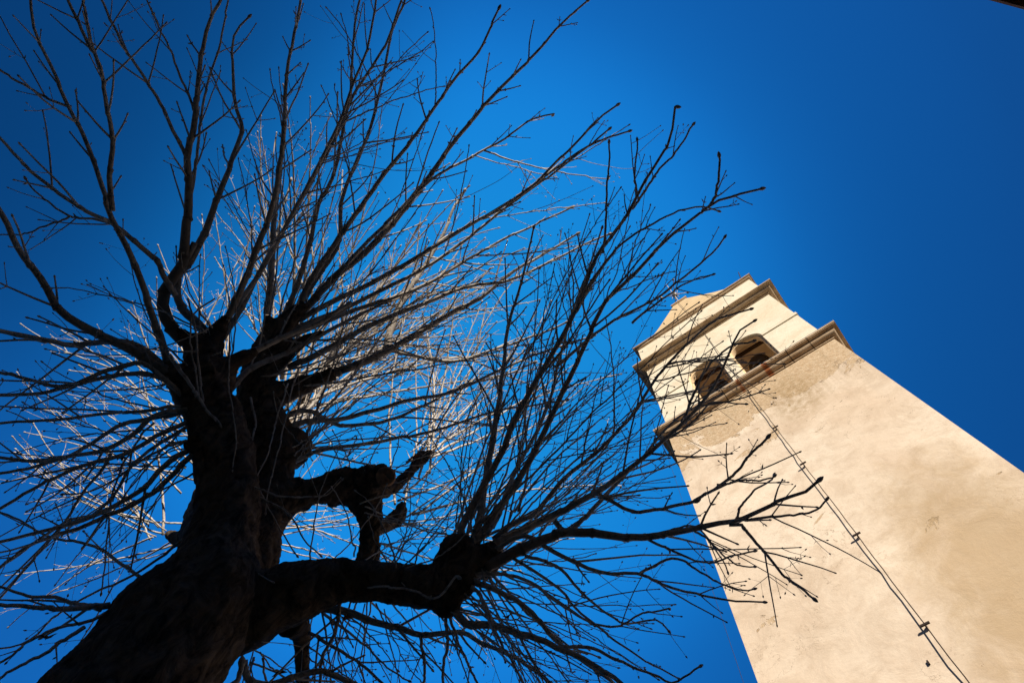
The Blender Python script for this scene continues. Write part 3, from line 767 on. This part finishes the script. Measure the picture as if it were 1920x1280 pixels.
SHOOTS = [  # course, half width at start and end, distance at start and end
 # --- right of the head: long shoots to the upper right
 ([(500,665),(530,618),(575,570),(615,528),(650,498),(675,480),(739,416),(802,330),(855,259),(885,225),(922,180),(967,135),(1005,101),(1050,49),(1099,4)],11,2.2,4.25,4.95),
 ([(490,690),(520,640),(552,590),(580,530),(611,480),(667,397),(716,330),(780,251),(825,187),(859,139),(896,97),(934,19)],9,2.4,4.2,4.7),
 ([(500,670),(525,610),(560,540),(590,450),(600,390),(630,322),(645,244),(660,191),(712,105),(731,67),(761,-20)],7,2.4,4.2,4.6),
 ([(515,640),(560,570),(600,510),(634,450),(641,375),(686,262),(709,180),(731,75),(754,19),(770,-30)],6.5,2.4,4.3,4.7),
 ([(560,600),(640,560),(720,520),(787,480),(870,431),(937,390),(994,352),(1050,296),(1087,259),(1125,221),(1155,199)],7,2.2,4.3,4.7),
 ([(540,620),(640,575),(730,530),(800,495),(880,440),(950,385),(1012,337),(1060,302),(1095,277),(1140,244)],6,2.0,4.3,4.7),
 ([(950,385),(1030,325),(1095,280),(1135,260),(1177,247)],3.4,2.0,4.58,4.7),
 ([(650,497),(700,440),(760,385),(821,330),(885,296),(945,262),(997,225),(1039,214)],5,1.8,4.4,4.8),
 ([(500,590),(505,540),(508,490),(512,420),(522,340),(532,244),(540,150),(547,94),(566,-20)],8,3.0,4.5,4.6),
 ([(403,634),(430,591),(449,552),(472,499),(489,450),(502,420),(514,375),(525,300),(532,240)],9,5,3.96,4.1),
 ([(400,660),(425,620),(446,590),(470,540),(502,476),(562,375),(615,285),(637,244),(656,187),(662,100),(668,30),(680,-20)],7,2.4,4.1,4.4),
 ([(430,591),(480,520),(530,440),(570,360),(600,304),(637,225),(660,160),(690,90),(708,-20)],6,2.3,4.1,4.3),
 # --- upwards left
 ([(321,712),(315,673),(302,624),(282,565),(259,502),(240,455),(210,397),(195,352),(161,255),(131,199),(90,109),(67,56),(56,-20)],9,3.0,3.80,3.9),
 ([(210,397),(202,340),(206,262),(195,187),(184,131),(165,90),(140,30),(116,-20)],6.5,3.2,3.8,3.85),
 ([(184,131),(172,100),(160,56),(150,-20)],3.4,3.0,3.84,3.86),
 ([(347,643),(325,620),(305,581),(308,548),(325,519),(344,489),(350,430),(352,337),(352,289),(364,225),(375,112),(394,37),(405,19),(424,-20)],15,3.4,3.96,4.15),
 ([(325,519),(355,492),(390,424),(409,367),(431,311),(454,244),(439,187),(437,75),(465,34)],10,2.2,4.0,4.3),
 ([(347,292),(307,210),(262,139),(240,105),(210,45),(180,-20)],4.6,2.6,4.08,4.12),
 ([(352,400),(365,330),(372,240),(385,160),(400,110),(415,50),(430,-10)],4,2.0,4.06,4.2),
 ([(367,215),(345,160),(320,100),(295,50),(270,-10)],3.2,1.8,4.1,4.12),
 ([(404,645),(370,606),(345,580),(333,548),(336,515),(352,480),(365,455)],12,7,3.98,4.04),
 ([(330,555),(308,515),(292,483),(252,450),(210,416),(142,382),(75,334),(34,296),(0,259),(-20,240)],7,3.2,3.95,3.9),
 ([(292,483),(225,431),(190,415),(131,405),(86,375),(60,352),(50,338)],4,2.0,4.1,4.3),
 ([(131,405),(80,425),(40,438),(0,440)],2.6,1.6,4.15,4.2),
 ([(134,200),(115,195),(80,180),(20,145),(-20,115)],3.4,2.4,3.88,3.85),
 # --- left
 ([(340,760),(312,700),(289,689),(242,658),(195,634),(156,615),(125,595),(98,564),(70,517),(35,470),(12,416),(-10,380)],14,6,3.75,3.75),
 ([(330,715),(273,662),(219,646),(137,650),(90,640),(59,634),(-20,615)],9,5,3.78,3.8),
 ([(345,735),(289,705),(240,702),(195,709),(117,724),(59,712),(-20,694)],6.5,3.6,3.74,3.7),
 ([(340,740),(273,681),(235,683),(195,693),(137,720),(70,736),(-20,742)],6.5,4.0,3.72,3.7),
 ([(352,765),(320,760),(273,767),(156,779),(70,785),(-20,795)],4.5,3.2,3.68,3.65),
 ([(350,770),(320,775),(280,785),(234,797),(195,820),(140,852),(78,872),(20,885),(-20,890)],6,3.4,3.66,3.6),
 ([(352,768),(289,779),(250,814),(195,845),(130,858),(78,865),(-20,856)],7,3.6,3.64,3.6),
 ([(350,790),(300,810),(234,845),(156,868),(78,905),(-20,965)],5.6,3.6,3.6,3.5),
 ([(365,838),(330,860),(295,890),(259,924),(201,954),(151,974),(84,993),(-20,1022)],7,3.6,3.5,3.4),
 ([(365,845),(335,872),(300,905),(262,935),(205,960),(150,984),(90,1006),(40,1030),(-20,1080)],7,3.6,3.48,3.35),
 ([(352,825),(310,838),(260,865),(208,900),(165,920),(122,926)],3.6,1.8,3.52,3.6),
 ([(350,800),(290,835),(240,880),(205,935),(165,965),(124,975),(70,1010),(20,1050),(-20,1075)],4.4,2.2,3.6,3.5),
 ([(290,790),(262,815),(235,860),(210,930),(202,1000),(196,1060),(190,1110)],2.6,1.6,3.6,3.5),
 ([(208,850),(190,880),(165,907),(124,971),(80,1025),(40,1075),(-10,1130)],3.4,2.6,3.58,3.4),
 ([(205,1136),(178,1137),(130,1138),(84,1136),(-20,1133)],8,4.0,2.95,2.8),
 ([(190,1142),(130,1122),(80,1118),(40,1112),(-20,1092)],6,2.6,2.95,2.85),
 ([(195,1150),(160,1168),(120,1180),(70,1200),(-20,1255)],4.2,2.6,2.93,2.8),
 ([(160,1175),(110,1205),(60,1235),(20,1262),(-20,1290)],5,3.0,2.85,2.7),
 ([(352,1003),(300,1045),(240,1085),(180,1110),(110,1150),(50,1200),(0,1215)],3.4,2.0,3.3,3.2),
 ([(265,1080),(225,1050),(190,1025),(150,1012),(100,1005),(40,975),(0,960)],4.2,2.2,3.7,4.1),
 # --- limb to the right: knob shoots
 ([(862,1085),(861,1050),(866,999),(886,956),(916,901),(943,858),(960,815),(985,765),(1020,700),(1068,620),(1092,558),(1123,482),(1154,441),(1185,393),(1209,345),(1237,297),(1254,266),(1264,225),(1266,200)],9.5,2.6,3.26,3.95),
 ([(888,1020),(896,975),(903,920),(912,870),(925,800),(935,740),(942,690),(952,620),(968,560),(985,500),(1000,430)],10,2.0,3.35,4.2),
 ([(878,1040),(905,995),(925,960),(959,915),(998,850),(1033,780),(1060,720),(1098,640),(1137,562),(1161,541),(1209,489),(1268,434),(1312,400),(1340,376),(1385,364),(1424,355)],9,2.6,3.32,3.95),
 ([(1318,396),(1337,378),(1344,340),(1349,296)],3.4,2.6,3.90,3.93),
 ([(895,1015),(928,979),(951,913),(980,855),(1010,800),(1035,730),(1050,660),(1072,590),(1105,500),(1128,430)],6,1.9,3.36,4.1),
 ([(925,1010),(960,985),(998,971),(1029,936),(1064,893),(1107,858),(1154,811),(1190,770),(1235,700),(1290,640),(1340,600),(1405,580)],6.5,2.0,3.4,3.9),
 ([(1040,690),(1100,640),(1160,595),(1230,561),(1275,527),(1330,482),(1357,447)],4,2.0,3.75,4.0),
 ([(1185,606),(1240,560),(1290,530),(1335,515)],3,1.6,3.9,4.0),
 ([(1092,558),(1150,480),(1200,440),(1260,405),(1310,390),(1345,395)],3.6,1.8,3.7,3.95),
 ([(1185,393),(1230,330),(1270,280),(1298,236)],3.2,2.0,3.85,3.95),
 ([(1195,370),(1192,320),(1195,265)],2.6,1.8,3.88,3.95),
 ([(1130,475),(1135,380),(1140,300),(1142,270)],3.0,2.0,3.78,3.95),
 ([(905,1040),(935,1012),(982,990),(1037,964),(1084,936),(1131,912),(1174,880),(1228,835),(1283,784),(1330,735),(1368,660),(1380,625),(1412,603)],10.5,2.0,3.34,3.75),
 ([(1228,835),(1290,800),(1330,760),(1357,755),(1396,757)],3.0,1.6,3.6,3.7),
 ([(1283,784),(1320,700),(1363,650),(1410,640)],3.6,2.0,3.65,3.75),
 ([(1040,975),(1064,995),(1103,960),(1138,925),(1166,897),(1210,850),(1250,800),(1290,770),(1350,740)],6.5,1.8,3.45,3.75),
 ([(885,1078),(935,1053),(982,1030),(1029,1010),(1064,999),(1111,1001),(1170,1008),(1216,1010),(1263,1001),(1300,993),(1340,986),(1382,978),(1425,957),(1470,935),(1505,925),(1532,903)],15,3.4,3.26,3.5),
 ([(1366,981),(1385,976),(1430,969),(1480,966),(1530,957),(1548,938)],3.8,2.2,3.43,3.5),
 ([(1368,981),(1382,970),(1390,945),(1410,920),(1435,905),(1450,893)],3.2,1.9,3.43,3.5),
 ([(1366,981),(1388,984),(1410,1005),(1440,1045),(1465,1075),(1500,1100),(1523,1120)],4.2,2.6,3.43,3.4),
 ([(1300,940),(1345,912),(1375,885),(1410,850),(1437,822)],3.8,2.8,3.45,3.5),
 ([(1345,908),(1390,903),(1420,902),(1450,894)],2.8,1.9,3.46,3.48),
 ([(1111,917),(1180,955),(1240,950),(1300,940)],5,3.8,3.4,3.45),
 ([(905,1050),(943,1022),(985,1005),(1033,1030),(1072,1050),(1134,1073),(1201,1075),(1267,1102),(1300,1110),(1350,1120),(1390,1127),(1430,1128)],7,2.0,3.32,3.35),
 ([(1201,1075),(1260,1050),(1310,1070),(1350,1095),(1390,1105),(1412,1104)],3.6,1.8,3.36,3.4),
 ([(1170,1008),(1230,1000),(1290,985),(1320,1000),(1350,1045),(1364,1070)],3.2,1.6,3.4,3.45),
 ([(1216,1010),(1280,1040),(1330,1055),(1365,1045),(1412,1033)],3.4,1.9,3.4,3.42),
 ([(1300,993),(1330,1010),(1365,1045),(1390,1060),(1412,1062)],2.8,1.7,3.42,3.42),
 ([(870,1080),(900,1092),(935,1108),(982,1139),(1045,1202),(1090,1235),(1130,1264),(1170,1300)],7.5,4,3.22,3.1),
 ([(853,1145),(873,1168),(916,1170),(974,1186),(1045,1210),(1107,1241),(1162,1280),(1190,1310)],10,5,3.18,3.05),
 ([(1045,1210),(1068,1211),(1111,1213),(1170,1241),(1230,1265),(1263,1278),(1310,1250)],4.6,2.2,3.12,3.1),
 ([(880,1080),(930,1075),(990,1090),(1050,1130),(1110,1165),(1160,1172),(1200,1150),(1255,1140)],4.6,2.0,3.24,3.2),
 ([(985,1040),(1050,1060),(1100,1110),(1150,1150),(1180,1165),(1230,1160),(1252,1180)],4.4,1.9,3.3,3.25),
 ([(960,1045),(1040,1100),(1085,1150),(1140,1190),(1200,1230),(1270,1270)],4,1.8,3.3,3.15),
 ([(900,1060),(950,1110),(1000,1160),(1060,1210),(1120,1230)],3.6,1.8,3.26,3.2),
 ([(880,1095),(910,1130),(930,1180),(960,1240),(990,1300)],4.6,2.8,3.2,3.0),
 ([(835,1160),(838,1200),(832,1240),(830,1300)],4.2,3.2,3.18,2.95),
 ([(842,1155),(856,1200),(880,1250),(905,1300)],3.6,2.6,3.18,3.0),
 ([(600,1138),(647,1146),(694,1161),(738,1172),(790,1190),(863,1185),(900,1203),(960,1230),(1010,1262),(1050,1300)],9.5,3.4,3.2,3.3),
 ([(456,1235),(462,1268),(490,1282),(525,1279),(582,1258),(620,1262),(660,1278),(700,1310)],9,6,3.0,3.05),
 ([(330,1290),(390,1300),(440,1275),(452,1250)],7,6,2.85,2.9),
 ([(790,1190),(795,1230),(793,1300)],4,3,3.25,3.1),
 ([(640,1120),(636,1180),(610,1230),(600,1300)],5,3.4,3.15,3.1),
 ([(560,1180),(600,1195),(650,1225),(700,1260),(740,1300)],4.6,2.8,3.3,3.2),
 ([(600,1140),(640,1175),(690,1215),(725,1250),(765,1275)],3.6,1.8,3.25,3.3),
 # --- from the middle
 ([(495,745),(554,729),(626,699),(680,680),(725,658),(760,640),(800,615),(850,585),(900,560),(950,520),(1010,480),(1080,440)],13,2.2,4.1,4.75),
 ([(725,658),(735,620),(760,560),(800,500),(830,450),(850,400),(870,360)],9,2.6,4.5,5.4),
 ([(730,655),(780,668),(850,678),(920,660),(985,640),(1060,605)],5,2.2,4.5,4.7),
 ([(540,690),(600,660),(700,605),(800,562),(880,535),(950,525),(1030,490),(1100,455),(1140,440)],8,2.0,4.25,4.7),
 ([(520,640),(570,620),(650,585),(740,555),(820,520),(905,470),(960,440),(1040,405),(1070,390)],6.5,2.0,4.3,4.7),
 ([(490,830),(560,795),(640,790),(700,775),(780,752),(850,738),(930,700),(1010,665),(1110,630)],7,2.0,3.9,4.4),
 ([(490,900),(540,875),(600,850),(680,838),(760,820),(840,800),(930,772),(1010,760),(1060,750)],6,2.0,3.75,4.2),
 ([(520,790),(575,770),(640,800),(720,795),(800,760),(870,720),(940,705),(1000,680)],6,2.0,4.0,4.5),
 ([(506,668),(502,630),(502,595),(504,560),(510,500),(517,450),(530,400),(545,340)],8,2,4.4,5.2),
 ([(415,700),(440,680),(490,650),(540,625),(600,600),(650,572)],10,4.5,3.85,4.2),
 ([(430,730),(470,690),(540,660),(610,620),(680,585),(740,560),(800,535)],8,2.2,3.9,4.6),
 # --- loose dead stems in front of the bole
 ([(470,745),(478,800),(470,860),(492,930),(520,985),(556,1040)],2.6,1.6,3.75,3.3),
 ([(560,690),(540,760),(520,830),(505,900),(498,960)],2,1.4,3.9,3.4),
 ([(540,720),(520,780),(500,850),(476,900)],2,1.4,3.9,3.4),
 ([(430,640),(425,720),(440,800),(436,880)],1.8,1.4,3.7,3.3),
 ([(455,905),(520,925),(600,930),(640,900)],2.4,1.4,3.3,3.3),
 ([(440,1010),(470,1060),(510,1090)],2.2,1.4,3.1,2.95),
 ([(690,1102),(740,1101),(790,1112),(812,1120),(832,1110),(857,1080)],2.2,2.6,2.93,2.95),
 # --- hanging dead stems in front of the trunk
 ([(318,665),(345,705),(372,738),(392,770),(415,800),(440,850),(455,900)],4.5,2.2,3.62,3.4),
 ([(350,560),(366,620),(372,680),(378,730),(384,760)],2.2,2.4,3.72,3.6),
 ([(404,560),(362,590),(355,640),(368,700),(374,745)],2.0,2.0,3.74,3.6),
 ([(455,905),(500,935),(540,960),(570,1010),(600,1040)],3.0,1.6,3.5,3.3),
]
NO_TWIG = {len(SHOOTS)-1-k for k in range(11)}
order = []
stuff = MB()
for i, (pix, r0, r1, t0, t1) in enumerate(SHOOTS):
    rr = random.Random(100+i)
    size = len(pix)*r0
    order.append((size, i))
big = {i for _, i in sorted(order, reverse=True)[:96]}
for i, (pix, r0, r1, t0, t1) in enumerate(SHOOTS):
    rr = random.Random(100+i)
    mb = MB() if i in big else stuff
    short = len(pix) <= 5
    dens = 0.0 if i in NO_TWIG else 0.72
    traced(mb, pix, r0, r1, t0, t1, rr, density=dens, start=0.12 if short else 0.3, twiglen=0.8 if short else 1.15)
    if i in big: mb.build('branch', M_SHOOT, tree, True)

# ---- the many further shoots of the crown, behind and between
GROWN = {}
def side(n, pool, frac, dang, length, gain, r0r, seed, bend=0.4, density=0.85):
    """shoots branching off the shoots in pool, each from a point on its bearer"""
    rr = random.Random(seed)
    for k in range(n):
        pix, t0, t1, rb = rr.choice(pool)
        pp = np.array(pix, float); sg = np.linalg.norm(np.diff(pp, axis=0), axis=1); cs = np.concatenate([[0], np.cumsum(sg)])/sg.sum()
        f = rr.uniform(*frac); x, y = np.interp(f, cs, pp[:, 0]), np.interp(f, cs, pp[:, 1])
        x2, y2 = np.interp(f+0.03, cs, pp[:, 0]), np.interp(f+0.03, cs, pp[:, 1])
        a = math.atan2(-(y2-y), x2-x)+math.radians(rr.uniform(*dang))*rr.choice((-1, 1))
        t = t0+(t1-t0)*f**0.85; L = rr.uniform(*length); cv = rr.uniform(-bend, bend)
        q = [(x, y)]
        for j in range(6):
            aa = a+cv*j/6; x += math.cos(aa)*L/6; y -= math.sin(aa)*L/6; q.append((x, y))
        traced(stuff, q, min(rr.uniform(*r0r), rb*0.8), 1.1, t, t+rr.uniform(*gain), rr, density=density, start=0.2, sides=5, twiglen=0.9)
def fan(n, origins, ang, length, t0r, gain, r0r, seed, bend=0.25, density=0.6, start=0.3, sides=5, twiglen=0.9):
    rr = random.Random(seed)
    for k in range(n):
        ox, oy = rr.choice(origins); ox += rr.gauss(0, 14); oy += rr.gauss(0, 14)
        a = math.radians(rr.uniform(*ang)); L = rr.uniform(*length); cv = rr.uniform(-bend, bend)
        t0 = rr.uniform(*t0r); t1 = t0+rr.uniform(*gain)
        pix = [(ox, oy)]; x, y = ox, oy
        for j in range(7):
            aa = a+cv*(j/6-0.3)
            x += math.cos(aa)*L/7; y -= math.sin(aa)*L/7
            pix.append((x, y))
        r0 = rr.uniform(*r0r)
        GROWN.setdefault(seed, []).append((pix, t0, t1, r0))
        traced(stuff, pix, r0, 1.1, t0, t1, rr, density=density, start=start, sides=sides, twiglen=twiglen)
# lit shoots behind the head, climbing towards the zenith
fan(22, [(500, 760), (560, 745), (540, 720), (480, 790), (520, 770)], (25, 105), (280, 560), (5.6, 6.3), (0.5, 1.4), (2.4, 5.2), 11, 0.45, 0.75)
fan(16, [(565, 745), (540, 790), (560, 760), (520, 800)], (5, 65), (260, 520), (5.2, 6.0), (0.5, 1.2), (2.2, 4.6), 12, 0.45, 0.75)
fan(14, [(450, 850), (400, 880), (300, 1000)], (90, 180), (180, 380), (5.0, 5.8), (0.2, 0.9), (1.4, 3.4), 13, 0.5, 0.8)
fan(8, [(400, 700), (370, 720), (440, 690)], (60, 135), (200, 360), (5.5, 6.0), (0.3, 1.0), (1.4, 3.2), 33, 0.4, 0.8)
fan(6, [(330, 780), (340, 830), (310, 720)], (95, 170), (160, 320), (5.2, 5.6), (0.2, 0.9), (1.4, 3.2), 34, 0.5, 0.8)
fan(24, [(800, 850), (785, 865), (755, 948), (792, 856)], (10, 95), (180, 440), (4.3, 4.7), (1.0, 1.8), (1.4, 3.6), 14, 0.45, 0.75)
fan(13, [(300, 1000), (330, 1010), (370, 990), (340, 900)], (140, 215), (180, 380), (4.9, 5.6), (0.2, 0.9), (1.3, 2.8), 15, 0.8, 0.8)
fan(14, [(745, 975), (720, 1030), (700, 1045)], (-60, 50), (160, 360), (4.0, 4.4), (0.2, 0.9), (1.3, 3.0), 16, 0.5, 0.75)
fan(14, [(495, 985), (505, 1020), (490, 950)], (-15, 60), (180, 360), (4.6, 5.2), (0.2, 0.9), (1.3, 3.0), 36, 0.5, 0.8)
# fine dark side growth out along the long shoots
side(34, GROWN[11]+GROWN[12], (0.15, 0.7), (12, 45), (130, 300), (0.2, 0.7), (1.5, 3.2), 37, 0.6)
# fine dark side growth out along the long shoots
UP = [(p, a, b, r) for p, r, _, a, b in SHOOTS if 395 < p[0][0] < 660 and 490 < p[0][1] < 700 and p[-1][1] < 400]
KN = [(p, a, b, r) for p, r, _, a, b in SHOOTS if 855 < p[0][0] < 960 and 1000 < p[0][1] < 1090 and p[-1][1] < 700]
side(36, UP, (0.3, 0.75), (15, 50), (90, 250), (0.0, 0.25), (1.3, 2.3), 38)
side(34, KN, (0.2, 0.75), (12, 45), (110, 290), (0.0, 0.25), (1.3, 2.5), 39)
# dark fine shoots close to the heads
fan(20, [(390, 640), (350, 700), (400, 760)], (80, 200), (120, 330), (3.7, 3.95), (-0.05, 0.3), (1.5, 3.0), 17, 0.6)
fan(40, [(520, 640), (500, 720), (560, 830), (560, 850), (480, 700)], (-15, 85), (160, 540), (4.0, 4.3), (0.1, 0.6), (1.4, 3.2), 18, 0.5)
fan(20, [(880, 1030), (900, 1040), (860, 1010)], (15, 115), (160, 420), (3.28, 3.4), (0.1, 0.6), (1.5, 3.2), 19, 0.5)
fan(22, [(890, 1060), (920, 1040), (860, 1130)], (-75, 10), (180, 420), (3.2, 3.35), (-0.1, 0.2), (1.5, 3.0), 20, 0.5)
fan(24, [(570, 1180), (600, 1140), (480, 1230), (650, 1130), (700, 1130)], (-115, -25), (120, 280), (3.2, 3.6), (-0.1, 0.3), (1.4, 3.0), 21, 0.7)
fan(14, [(355, 820), (350, 780), (365, 850)], (165, 235), (180, 380), (3.4, 3.7), (-0.1, 0.2), (1.5, 3.0), 22, 0.5)
fan(34, [(566, 850), (560, 835), (545, 845), (664, 872), (690, 870), (835, 1010), (355, 820)], (-30, 130), (30, 130), (3.75, 4.0), (-0.1, 0.2), (1.0, 1.8), 23, 0.9)
fan(14, [(600, 1062), (655, 1058), (720, 1064), (770, 1070)], (15, 125), (110, 260), (3.05, 3.2), (0.1, 0.5), (1.5, 2.6), 40, 0.9, 0.8)
fan(10, [(672, 885), (700, 890), (690, 960)], (-40, 60), (90, 220), (3.65, 3.8), (-0.1, 0.3), (1.4, 2.4), 41, 0.9, 0.8)
# the spray rising from the knob of the low limb, each from its own place and at its own slant
fan(13, [(870, 1010), (890, 985), (925, 1000), (950, 960)], (42, 80), (280, 700), (3.3, 3.6), (0.3, 0.9), (1.6, 3.4), 30, 0.5, 0.8, 0.25, 6, 1.2)
fan(12, [(905, 1040), (940, 1030), (1000, 1000)], (0, 42), (180, 340), (3.32, 3.5), (0.2, 0.6), (1.6, 3.2), 31, 0.5, 0.8, 0.3, 6, 1.1)
fan(10, [(840, 1150), (870, 1120), (620, 1140)], (-85, -20), (160, 330), (3.1, 3.3), (-0.15, 0.1), (1.5, 2.8), 32, 0.5, 0.8)
so = stuff.build('twigs', M_SHOOT, tree, True); so['kind'] = 'stuff'

# ---- a few dry leaves still hanging
def leaf(px, py, t, s, seed):
    rr = random.Random(seed)
    c_ = P(px, py, t)-OFF
    m = MB(); vs = []; fs = []
    ax = np.array([rr.gauss(0, 1) for _ in range(3)]); ax /= np.linalg.norm(ax)
    bx = np.cross(ax, [rr.gauss(0, 1) for _ in range(3)]); bx /= np.linalg.norm(bx); nx_ = np.cross(ax, bx)
    outl = [(-1, 0), (-0.5, 0.35), (-0.45, 0.75), (0, 0.4), (0.25, 0.8), (0.45, 0.3), (1.0, 0.05), (0.5, -0.3), (0.3, -0.75), (0, -0.4), (-0.4, -0.7), (-0.5, -0.3)]
    top_ = [c_+s*(a*ax+b*bx+nx_*(0.45*b*b-0.2*a*a+rr.uniform(-.1, .1))) for a, b in outl]
    vs = [c_]+top_; vs += [v+nx_*0.0015 for v in vs]
    n = len(outl)
    for k in range(n):
        fs.append((0, 1+k, 1+(k+1) % n)); fs.append((n+1, n+2+(k+1) % n, n+2+k)); fs.append((1+k, n+2+k, n+2+(k+1) % n, 1+(k+1) % n))
    m.add(vs, fs)
    m.tube([c_, c_-ax*s*1.4+nx_*0.01, c_-ax*s*2.2], 0.0015, 4)
    m.build('dry_leaf', M_LEAF, tree)
for k, (x, y, t, s) in enumerate([(222, 878, 3.5, .03), (225, 855, 3.6, .035), (90, 1193, 2.85, .03), (524, 1262, 3.0, .03), (951, 1155, 3.2, .028), (650, 1158, 3.2, .022), (35, 850, 3.6, .02), (775, 858, 4.15, .05)]):
    leaf(x, y, t, s, 50+k)
